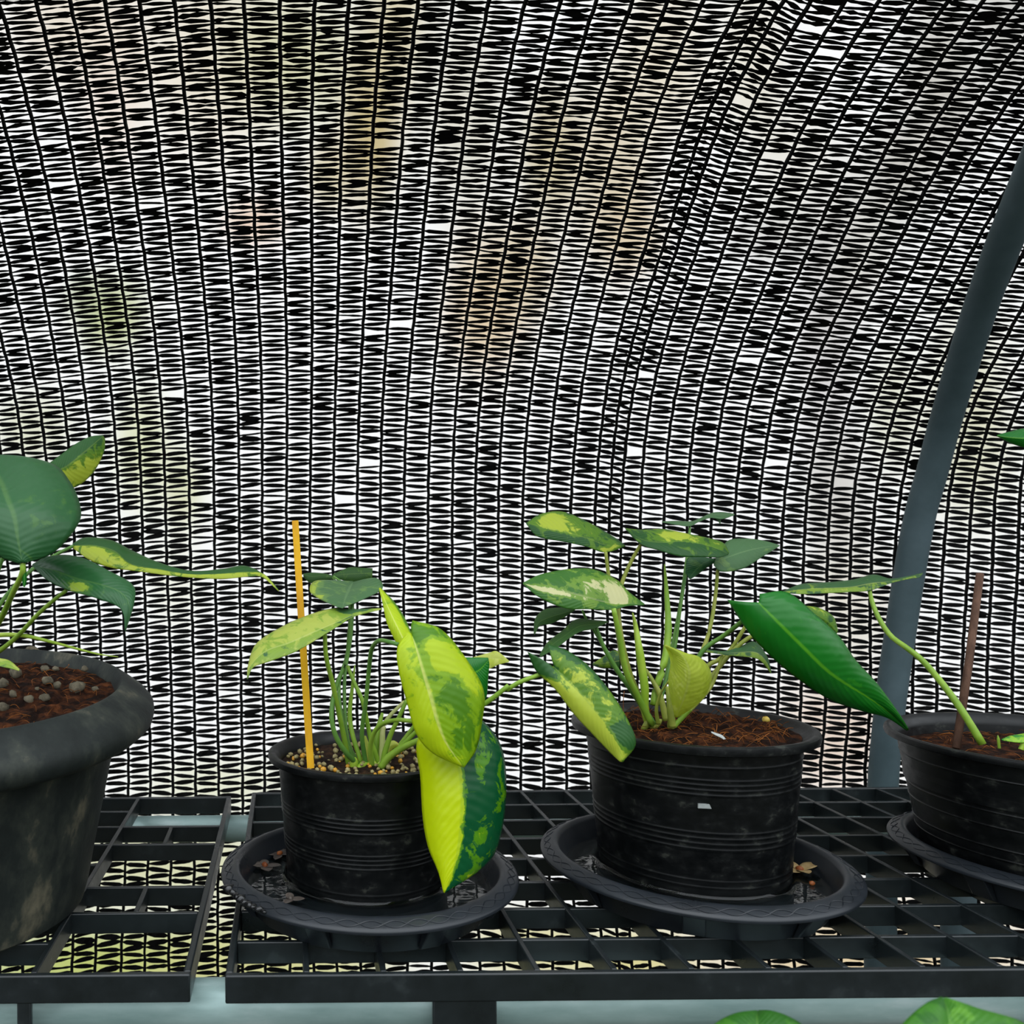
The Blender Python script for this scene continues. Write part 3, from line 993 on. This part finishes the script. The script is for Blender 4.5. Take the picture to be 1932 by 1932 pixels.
stalk(P2, K3, [(1215, 1340), (1165, 1455), (1105, 1580), (1060, 1720), (1050, 1815)], [.80, .80, .805, .808, .81], (7, 12))
stalk(P2, K3, [(1200, 1350), (1095, 1455), (1052, 1540), (1045, 1650), (1040, 1815)], [.82, .82, .818, .815, .81], (6, 13), 'sheath')
stalk(P2, K3, [(1045, 1430), (1015, 1560), (1000, 1700), (990, 1815)], [.83, .825, .82, .815], (5, 14), name='new_shoot')
leaf(P2, K3, [(940, 1800), (930, 1720), (935, 1650), (925, 1590)], [(910, 1800), (905, 1720), (915, 1650), (922, 1590)], [(960, 1800), (955, 1720), (950, 1650), (930, 1592)], .822, 'lf_lime', .004, .004, (.8, .8), name='sheath')
leaf(P2, K3, [(1080, 1700), (1100, 1665), (1130, 1650), (1160, 1655)], [(1075, 1680), (1090, 1640), (1125, 1625), (1160, 1650)], [(1085, 1712), (1105, 1690), (1132, 1672), (1160, 1660)], .815, 'lf_lime', .003, .003, (.8, .8), name='sheath')
mb = MB()
for i, (u, v) in enumerate(((668, 1447), (684, 1450), (700, 1449), (716, 1450))):
    mb.lump(U(u, v - 4, .812), .0055, i + .3, 2, (.8, .8, 1.4), .15)
mb.build('crown', 'stem_yellow', P2)

# yellow stick
mb = MB()
a, b2 = U(557, 984, .885), U(587, 1462, .800)
d = (b2 - a).normalized()
sx = d.cross(Vector((0, 1, 0))).normalized() * .0034
sy = d.cross(sx).normalized() * .0034
for q in (a, b2):
    mb.v += [q + sx + sy, q - sx + sy, q - sx - sy, q + sx - sy]
mb.f += [(0, 1, 2, 3), (7, 6, 5, 4)] + [(i, (i + 1) % 4, 4 + (i + 1) % 4, 4 + i) for i in range(4)]
for i in (1,):
    pass
st = mb.build('plant_stake', 'yellow_paint', smooth=False, bevel=.0004)
bm = bmesh.new()
bm.from_mesh(st.data)
bmesh.ops.recalc_face_normals(bm, faces=bm.faces)
bm.to_mesh(st.data)
bm.free()
tag(st, 'square yellow stick standing in the small black pot', 'plant stake')

# --- plant in the middle black pot
C3 = (.3975, .842)
ribs3 = [(.1335, .0011), (.122, .0011), (.1175, .0011), (.113, .0011), (.1085, .0011), (.074, .0011), (.069, .0011), (.064, .0011), (.059, .0011), (.030, .0011), (.024, .0011)]
P3 = empty('potted_philodendron', (C3[0], C3[1], .006), 'bushy variegated philodendron with cream and lime leaves in the middle black pot', 'potted plant', 'potted philodendrons on the bench')
pot(P3, C3, .0855, .0975, .1115, .0062, .1555, ribs3, 'black_pot', lip=.009)
s3 = soil(P3, C3, .0955, .1485, 'soil', .005, .003, None, 14)
fibres(s3, C3, .093, .1505, 240, 31, None, .010)
leaf(P3, K5, [(742, 335), (620, 335), (480, 285), (320, 240), (170, 205), (48, 177)], [(740, 332), (670, 278), (480, 168), (300, 95), (150, 112), (46, 174)], [(738, 340), (600, 380), (470, 340), (300, 303), (130, 270), (48, 180)],
     (.86, .84), 'lf_mottle', .03, -.01, (.4, .34), [(.75, -.4, .2, .5, .45), (.6, -.2, .15, .4, .2), (.3, -.7, .1, .3, .1), (.22, .7, .08, .4, .4), (.12, .2, .1, .4, .2)], bulge=.06)
leaf(P3, K5, [(745, 215), (860, 292), (1000, 312), (1150, 303), (1290, 325), (1400, 362), (1464, 392)], [(742, 212), (860, 222), (1010, 217), (1160, 246), (1310, 277), (1425, 312), (1468, 380)], [(745, 218), (850, 322), (980, 366), (1130, 408), (1280, 412), (1400, 415), (1462, 398)],
     (.84, .86, .87), 'lf_mottle', .03, -.012, (.42, .22), [(.45, -.5, .15, .5, .5), (.15, -.3, .1, .4, -.2), (.14, .6, .06, .5, .3), (.9, -.6, .12, .4, .2), (.55, .6, .2, .4, .15)], bulge=.06)
leaf(P3, K5, [(876, 744), (740, 738), (620, 735), (480, 700), (330, 660), (150, 628), (27, 598)], [(874, 740), (770, 660), (680, 572), (520, 500), (340, 498), (150, 535), (24, 594)], [(872, 750), (760, 755), (650, 782), (480, 778), (320, 772), (140, 695), (28, 604)],
     (.83, .80, .79), 'lf_cream', .03, -.012, (.32, .28), [(.28, -.45, .13, .45, .65), (.12, -.3, .08, .4, .1), (.2, .2, .1, .35, .4), (.75, .15, .25, .22, .5), (.9, .2, .12, .3, .4), (.5, -.4, .12, .3, .3), (.5, .7, .2, .3, .1)], bulge=.07)
leaf(P3, K5, [(390, 778), (300, 810), (200, 840), (130, 880), (105, 955)], [(380, 770), (270, 768), (170, 785), (110, 850), (102, 950)], [(388, 785), (310, 838), (220, 880), (145, 895), (107, 957)], (.84, .82), 'lf_under', .015, -.004, (.2, .25), bulge=.05)
leaf(P3, K5, [(620, 868), (530, 885), (420, 900), (320, 965), (230, 1030), (145, 1108)], [(616, 864), (540, 856), (400, 850), (300, 930), (200, 1010), (140, 1100)], [(612, 874), (530, 912), (430, 935), (345, 985), (260, 1050), (150, 1112)], (.83, .81, .79), 'lf_under', .015, -.008, (.3, .2), bulge=.06)
leaf(P3, K5, [(700, 1140), (640, 1150), (580, 1160), (515, 1165)], [(700, 1075), (650, 1070), (590, 1110), (513, 1160)], [(700, 1190), (650, 1190), (580, 1185), (515, 1172)], .87, 'lf_pale', .006, .004, (.4, .4), ns=24)
leaf(P3, K5, [(1365, 455), (1480, 408), (1600, 368), (1710, 345), (1822, 332)], [(1380, 410), (1460, 300), (1580, 284), (1710, 298), (1820, 329)], [(1362, 470), (1420, 515), (1570, 492), (1700, 412), (1822, 336)], (.88, .91), 'lf_grey', .03, -.01, (.3, .3), [(.5, -.3, .3, .5, -.1), (.8, .3, .2, .3, .15)], bulge=.05)
leaf(P3, K5, [(1370, 435), (1310, 445), (1250, 490), (1188, 562)], [(1365, 425), (1270, 412), (1180, 420), (1162, 520)], [(1366, 452), (1310, 488), (1250, 535), (1200, 568)], (.90, .89), 'lf_dark', .008, -.004, (.22, .3), [(.6, -.4, .2, .4, .15)], bulge=.05)
leaf(P3, K5, [(1000, 166), (1100, 172), (1195, 178), (1255, 155), (1340, 120), (1420, 118), (1507, 116)], [(1000, 164), (1100, 160), (1200, 163), (1262, 143), (1350, 104), (1430, 99), (1506, 113)], [(1000, 169), (1100, 186), (1192, 196), (1252, 168), (1335, 138), (1420, 146), (1505, 119)], (.93, .95), 'lf_grey', .03, -.01, (.25, .2), bulge=.03)
leaf(P3, K5, [(1370, 125), (1385, 145), (1400, 165), (1405, 180)], [(1365, 130), (1378, 145), (1396, 165), (1404, 180)], [(1415, 125), (1412, 145), (1410, 165), (1407, 180)], .94, 'lf_grey', .002, .002, (.2, .2), ns=12, nc=4)
# cupped lime leaf
leaf(P3, K5, [(1098, 1536), (1140, 1430), (1175, 1320), (1188, 1230), (1168, 1150), (1120, 1082), (1020, 1030)], [(1088, 1520), (1062, 1400), (1045, 1280), (1060, 1165), (1052, 1105), (1040, 1075), (1017, 1032)],
     [(1108, 1534), (1230, 1452), (1322, 1350), (1342, 1220), (1262, 1116), (1150, 1085), (1026, 1030)], [.80, .785, .775, .77, .77, .772, .776], 'lf_lime', .02, .022, (.5, .45), [(.6, .5, .3, .4, -.1), (.85, .3, .15, .6, -.2)], bulge=.16)
leaf(P3, K5, [(1285, 1066), (1450, 1086), (1570, 1080), (1660, 1085), (1725, 1140), (1764, 1226)], [(1288, 1058), (1440, 1072), (1540, 1042), (1650, 1008), (1735, 1110), (1766, 1224)], [(1286, 1074), (1450, 1100), (1580, 1112), (1665, 1125), (1715, 1165), (1762, 1228)], (.84, .85, .86), 'lf_pale', .012, -.006, (.2, .45), [(.5, -.5, .2, .4, .2)], bulge=.05)
# long glossy green leaf
leaf(P3, K7, [(285, 1112), (400, 1230), (540, 1370), (680, 1508), (800, 1592), (930, 1672), (1060, 1765), (1160, 1862)], [(102, 1096), (235, 1298), (395, 1462), (560, 1592), (720, 1690), (900, 1752), (1040, 1790), (1154, 1864)],
     [(290, 1062), (450, 1052), (610, 1175), (760, 1315), (850, 1445), (990, 1600), (1110, 1765), (1167, 1858)], [.775, .765, .76, .762, .77, .785, .805, .83], 'lf_green', .022, .016, (.24, .24), [(.62, .2, .05, .12, .35)], bulge=.13)
leaf(P3, K7, [(540, 1150), (620, 1185), (690, 1225), (745, 1290)], [(545, 1130), (640, 1145), (722, 1195), (748, 1270)], [(545, 1165), (630, 1220), (690, 1265), (742, 1296)], (.83, .84), 'lf_mottle', .01, .004, (.5, .45), ns=24)
# spears and stems
stalk(P3, K7, [(543, 1150), (450, 1180), (330, 1260), (130, 1400), (-180, 1800)], [.83, .84, .85, .855, .85], (5, 9), 'stem_olive')
stalk(P3, K5, [(1017, 462), (1030, 640), (1042, 850), (1040, 980), (1015, 1150), (960, 1330), (940, 1450)], [.87, .87, .865, .86, .855, .85, .845], (2, 13), 'stem', name='new_shoot')
stalk(P3, K5, [(793, 802), (815, 900), (838, 1050), (860, 1200), (878, 1330), (880, 1480), (905, 1580)], [.835, .835, .83, .83, .83, .832, .835], (2, 15), 'stem_yellow', name='new_shoot')
stalk(P3, K5, [(605, 375), (622, 520), (650, 700), (690, 950), (735, 1190), (830, 1400), (900, 1570)], [.852, .852, .852, .85, .848, .845, .842], (6, 10), 'stem_olive')
stalk(P3, K5, [(850, 325), (790, 430), (720, 590), (690, 760), (720, 1000), (775, 1230), (860, 1430), (915, 1580)], [.85, .855, .855, .85, .84, .838, .838, .838], (6, 11), 'stem_olive')
stalk(P3, K5, [(660, 775), (700, 960), (728, 1130), (760, 1250), (820, 1370), (930, 1590)], [.80, .805, .81, .815, .82, .825], (9, 12), 'stem')
stalk(P3, K5, [(535, 900), (590, 1040), (680, 1200), (760, 1310), (850, 1440), (940, 1585)], [.828, .826, .825, .825, .828, .83], (7, 12), 'stem_dark')
stalk(P3, K5, [(440, 785), (475, 860), (520, 920), (700, 1220), (880, 1500)], [.84, .84, .845, .85, .85], (4, 8), 'stem_dark')
stalk(P3, K5, [(1165, 540), (1130, 750), (1090, 1040), (1030, 1260), (980, 1450)], [.89, .885, .88, .87, .86], (5, 8), 'stem_dark')
stalk(P3, K5, [(1390, 500), (1372, 700), (1338, 900), (1290, 1050), (1180, 1280), (1080, 1480)], [.885, .885, .88, .875, .86, .85], (6, 9), 'stem_olive')
stalk(P3, K5, [(1640, 800), (1540, 880), (1430, 965), (1290, 1065), (1180, 1260), (1090, 1500)], [.785, .80, .82, .83, .835, .835], (8, 9), 'stem_dark')
stalk(P3, K5, [(1640, 800), (1565, 930), (1480, 1060), (1400, 1130), (1300, 1200), (1150, 1480)], [.85, .855, .86, .86, .86, .855], (6, 9), 'stem_olive')
stalk(P3, K5, [(1420, 1100), (1385, 1220), (1335, 1330), (1220, 1460), (1090, 1590)], [.845, .845, .845, .842, .84], (5, 9), 'stem_olive')
stalk(P3, K5, [(1195, 190), (1190, 260), (1175, 420), (1120, 800), (1010, 1350)], [.935, .93, .92, .90, .87], (4, 8), 'stem_dark')
stalk(P3, K5, [(885, 1200), (940, 1290), (985, 1380), (1030, 1560)], [.85, .845, .84, .835], (6, 13), 'stem_olive')
stalk(P3, K5, [(1045, 1280), (985, 1380), (960, 1480), (972, 1580)], [.80, .81, .815, .82], (3, 8), 'stem_olive')
stalk(P3, K5, [(1040, 1320), (1050, 1420), (1060, 1510), (1075, 1600)], [.825, .822, .82, .82], (9, 14), 'stem_olive')
stalk(P3, K5, [(1200, 1480), (1150, 1530), (1080, 1600)], [.815, .818, .82], (6, 10), 'stem')
mb = MB()
for i, (u, v, r) in enumerate(((895, 1585, .005), (930, 1590, .005), (965, 1585, .004), (1065, 1585, .0055))):
    mb.lump(U(*px(K5, (u, v)), .832), r, i + .7, 2, (.7, .7, 1.7), .15)
mb.build('crown', 'stem_olive', P3)
# bead and scrap on the soil
mb = MB()
mb.lump(U(1445, 1358, .862), .0036, 2.2, 3, (1, 1, 1), .03)
tag(mb.build('fertilizer_bead', 'bead_yellow'), 'round yellow bead lying on the coarse soil of the middle pot', 'bead')
leaf(None, K5, [(1345, 1640), (1380, 1655), (1415, 1668), (1440, 1690)], [(1343, 1636), (1382, 1648), (1422, 1664), (1446, 1690)], [(1346, 1645), (1375, 1662), (1408, 1678), (1432, 1692)], (.775, .762), 'lf_lime', .003, -.001, (.9, .9), name='leaf_scrap', ns=16, nc=4)
o = bpy.data.objects['leaf_scrap']
o.data.materials[0] = M['paper']
tag(o, 'pale curled leaf scrap on the soil at the front rim of the middle pot', 'leaf scrap')

# --- plant in the half hidden pot on the right
C4 = (.750, .830)
P4 = empty('potted_philodendron', (C4[0], C4[1], .006), 'sparse philodendron in the wide black pot cut off at the right edge', 'potted plant', 'potted philodendrons on the bench')
ribs4 = [(.115, .0007), (.098, .0007), (.084, .0007), (.07, .0007), (.05, .0007), (.04, .0007)]
pot(P4, C4, .1065, .1275, .1385, .0062, .1385, ribs4, 'black_pot', lip=.0075)
s4 = soil(P4, C4, .1245, .118, 'soil', .003, .002, None, 19)
fibres(s4, C4, .12, .1205, 160, 77, None, .004)
leaf(P4, K7, [(430, 1050), (560, 1035), (700, 1028), (830, 1022), (950, 1000), (1060, 988), (1160, 966), (1250, 942)], [(430, 1045), (540, 1003), (690, 993), (840, 978), (960, 948), (1060, 972), (1160, 958), (1248, 938)], [(430, 1056), (560, 1062), (700, 1056), (830, 1050), (945, 1040), (1065, 998), (1165, 974), (1232, 966)],
     (.90, .92, .95), 'lf_pale', .02, -.01, (.22, .4), [(.35, .5, .1, .5, .25), (.15, .0, .12, .6, .15), (.6, .3, .1, .4, .1)], bulge=.06)
stalk(P4, K7, [(935, 1035), (955, 1120), (1000, 1220), (1065, 1312), (1160, 1382), (1250, 1455), (1345, 1565), (1430, 1675), (1510, 1795), (1600, 1945)], [.92, .915, .905, .895, .88, .87, .86, .85, .84, .832], (7, 14), 'stem')
leaf(P4, K7, [(1684, 131), (1760, 142), (1850, 148), (1960, 150), (2080, 170)], [(1686, 128), (1760, 108), (1850, 88), (1960, 92), (2080, 160)], [(1688, 134), (1770, 176), (1860, 202), (1960, 205), (2080, 180)], (.86, .84), 'lf_green', .015, .005, (.3, .3), bulge=.08)
stalk(P4, K7, [(2080, 170), (2160, 700), (2140, 1300), (2060, 1900)], [.84, .835, .832, .83], (7, 12), 'stem')
leaf(P4, K8, [(1502, 402), (1570, 392), (1650, 385), (1750, 375), (1860, 380)], [(1503, 399), (1570, 372), (1650, 358), (1750, 345), (1860, 374)], [(1505, 406), (1570, 418), (1650, 426), (1750, 420), (1860, 388)], (.775, .78), 'lf_green', .01, -.004, (.55, .6), bulge=.06, ns=24)
stalk(P4, K8, [(1680, 420), (1668, 450), (1655, 480)], [.776, .776, .776], (9, 9), 'stem_yellow')
stalk(P4, K8, [(1472, 366), (1478, 410), (1484, 470)], [.80, .80, .80], (1, 5), 'stem', name='new_shoot')
mb = MB()
mb.tube([U(1849, 1083, .90), U(1828, 1250, .875), U(1804, 1412, .85)], [.0036, .0036, .0036], 10)
tag(mb.build('wooden_stake', 'brown_stick'), 'thin brown wooden stick standing in the wide right-hand pot', 'plant stake')


# ---------------------------------------------------------------- fallen flowers in the saucers
def flower(name, c, r, mat_p, seed, label, npet=4, cal='calyx', spread=1.):
    o = empty(name, c, label, 'fallen flower', 'fallen flowers in the saucers')
    rnd = random.Random(seed)
    for i in range(npet):
        a = 2 * PI * i / npet + rnd.uniform(-.4, .4)
        L_, W_ = r * rnd.uniform(.8, 1.25), r * rnd.uniform(.28, .42)
        d, s_ = Vector((math.cos(a), math.sin(a), 0)), Vector((-math.sin(a), math.cos(a), 0))
        mb = MB()
        n = 10
        lift = rnd.uniform(.05, .35) * spread
        for k in range(n + 1):
            t = k / n
            w_ = W_ * math.sin(PI * min(1, .08 + t * .92)) ** .7
            for e in (-1, -.5, 0, .5, 1):
                mb.v.append(Vector(c) + d * (L_ * t) + s_ * w_ * e + Vector((0, 0, .0012 + lift * L_ * t * (1 - .6 * t) + .12 * W_ * e * e)))
        for k in range(n):
            for e in range(4):
                q = k * 5 + e
                mb.f.append((q, q + 1, q + 6, q + 5))
        pt = mb.build('petal', mat_p, o)
        md = pt.modifiers.new('thickness', 'SOLIDIFY')
        md.thickness = .0004
    mb = MB()
    mb.lump(Vector(c) + Vector((0, 0, .0025)), r * .24, seed, 2, (1, .8, .8), .3)
    mb.build('calyx', cal, o)
    return o


def on_water(u, v, z=.0142):
    a, b_ = u - CX, v - HZ
    yy = -a * SR + b_ * CR
    Y = F * (H - z) / yy
    return ((a * CR + b_ * SR) / F * Y, Y, z)


flower('fallen_flower', on_water(500, 1637), .016, 'petal_dark', 3, 'wilted dark flower with a brown heart, front of two in the yellow-stick saucer')
flower('fallen_flower', on_water(528, 1615), .015, 'petal_dark', 8, 'wilted dark flower by the rear inner wall of the yellow-stick saucer')
flower('fallen_flower', on_water(548, 1700), .012, 'petal_dark', 12, 'grey striped withered flower in the water at the yellow-stick pot base', npet=3, cal='petal_dark')
flower('fallen_flower', on_water(1509, 1645), .017, 'petal_tan', 5, 'tan dried flower in the saucer of the middle pot', spread=1.8)
mb = MB()
mb.lump(Vector(on_water(1532, 1669)) + Vector((0, 0, .0012)), .003, 4., 2, (1.2, .8, .7), .4)
tag(mb.build('soil_crumb', 'calyx'), 'small orange-brown crumb floating in the saucer of the middle pot', 'crumb')

# wet clots on the saucer brim
M['mud'] = noisy_mat('wet_mud', [(.3, (16, 17, 19)), (.7, (34, 34, 34))], scale=80, detail=4, rough=.15, spec=.6)
mb = MB()
for i, (u, v, r) in enumerate(((432, 1678, .0048), (438, 1686, .0036), (447, 1694, .004), (456, 1698, .0048), (462, 1706, .0036), (470, 1709, .0042), (479, 1713, .003), (490, 1718, .0034), (498, 1722, .0024))):
    mb.lump(Vector(on_water(u, v, .0292)) + Vector((0, .001, .0004)), r, i * 1.3 + .2, 2, (1.2, .9, .7), .5)
tag(mb.build('mud_clots', 'mud'), 'wet dark mud clots on the left brim of the yellow-stick saucer', 'mud', kind='stuff')

# white label scrap stuck on the middle pot
def on_pot(u, v, c, rb, rt, zb, zt, lift):
    for i in range(4000):
        Y = .70 + i * .00008
        p = U(u, v, Y)
        R = rb + (rt - rb) * (p.z - zb) / (zt - zb) + lift
        if math.hypot(p.x - c[0], p.y - c[1]) <= R:
            return p
    return p
mb = MB()
q = [on_pot(u, v, C3, .0855, .0975, .009, .1455, .0016) for (u, v) in ((1317.5, 1525), (1317.8, 1516.5), (1330, 1516.8), (1339, 1518), (1342.5, 1526), (1330, 1525.5))]
mb.v = q + [p + Vector((0, .0013, 0)) for p in q]
mb.f = [(0, 1, 2, 5), (5, 2, 3, 4)] + [tuple(6 + i for i in f[::-1]) for f in ((0, 1, 2, 5), (5, 2, 3, 4))] + [(i, (i + 1) % 6, 6 + (i + 1) % 6, 6 + i) for i in range(6)]
sc_ = mb.build('sticker_remnant', 'paper', P3, smooth=False)
sc_['label'] = 'torn white sticker remnant'

# ---------------------------------------------------------------- foreground plant below the bench edge
FG = empty('leafy_plant', (.36, .43, FLOOR), 'out of focus green leafy plant in front of the bench, two leaf tops showing', 'plant')
K0 = (1, 0, 0)
leaf(FG, K0, [(1440, 2080), (1435, 2010), (1430, 1960), (1428, 1925), (1430, 1909)], [(1330, 2070), (1310, 2000), (1335, 1945), (1380, 1915), (1425, 1907)], [(1540, 2070), (1550, 2000), (1525, 1945), (1480, 1915), (1436, 1907)], (.42, .44, .46), 'lf_front', .01, .01, (.42, .4), bulge=.15)
leaf(FG, K0, [(1800, 2090), (1800, 2020), (1795, 1960), (1788, 1915), (1780, 1884)], [(1640, 2060), (1660, 1990), (1705, 1930), (1745, 1895), (1774, 1882)], [(2010, 2060), (2000, 1990), (1930, 1930), (1850, 1905), (1788, 1884)], (.38, .40, .42), 'lf_front', .012, .012, (.42, .5), [(.8, .4, .2, .4, .2)], bulge=.18)
mb = MB()
a, b2 = U(1440, 2085, .42), U(1800, 2095, .38)
for q in (a, b2):
    mb.tube(catmull([q, q + Vector((-.005, .01, -.06)), Vector((.40 * .5 + q.x * .5, .45, -.35)), Vector((.36, .45, FLOOR))], 24), .003, 8)
mb.build('stem', 'stem', FG)
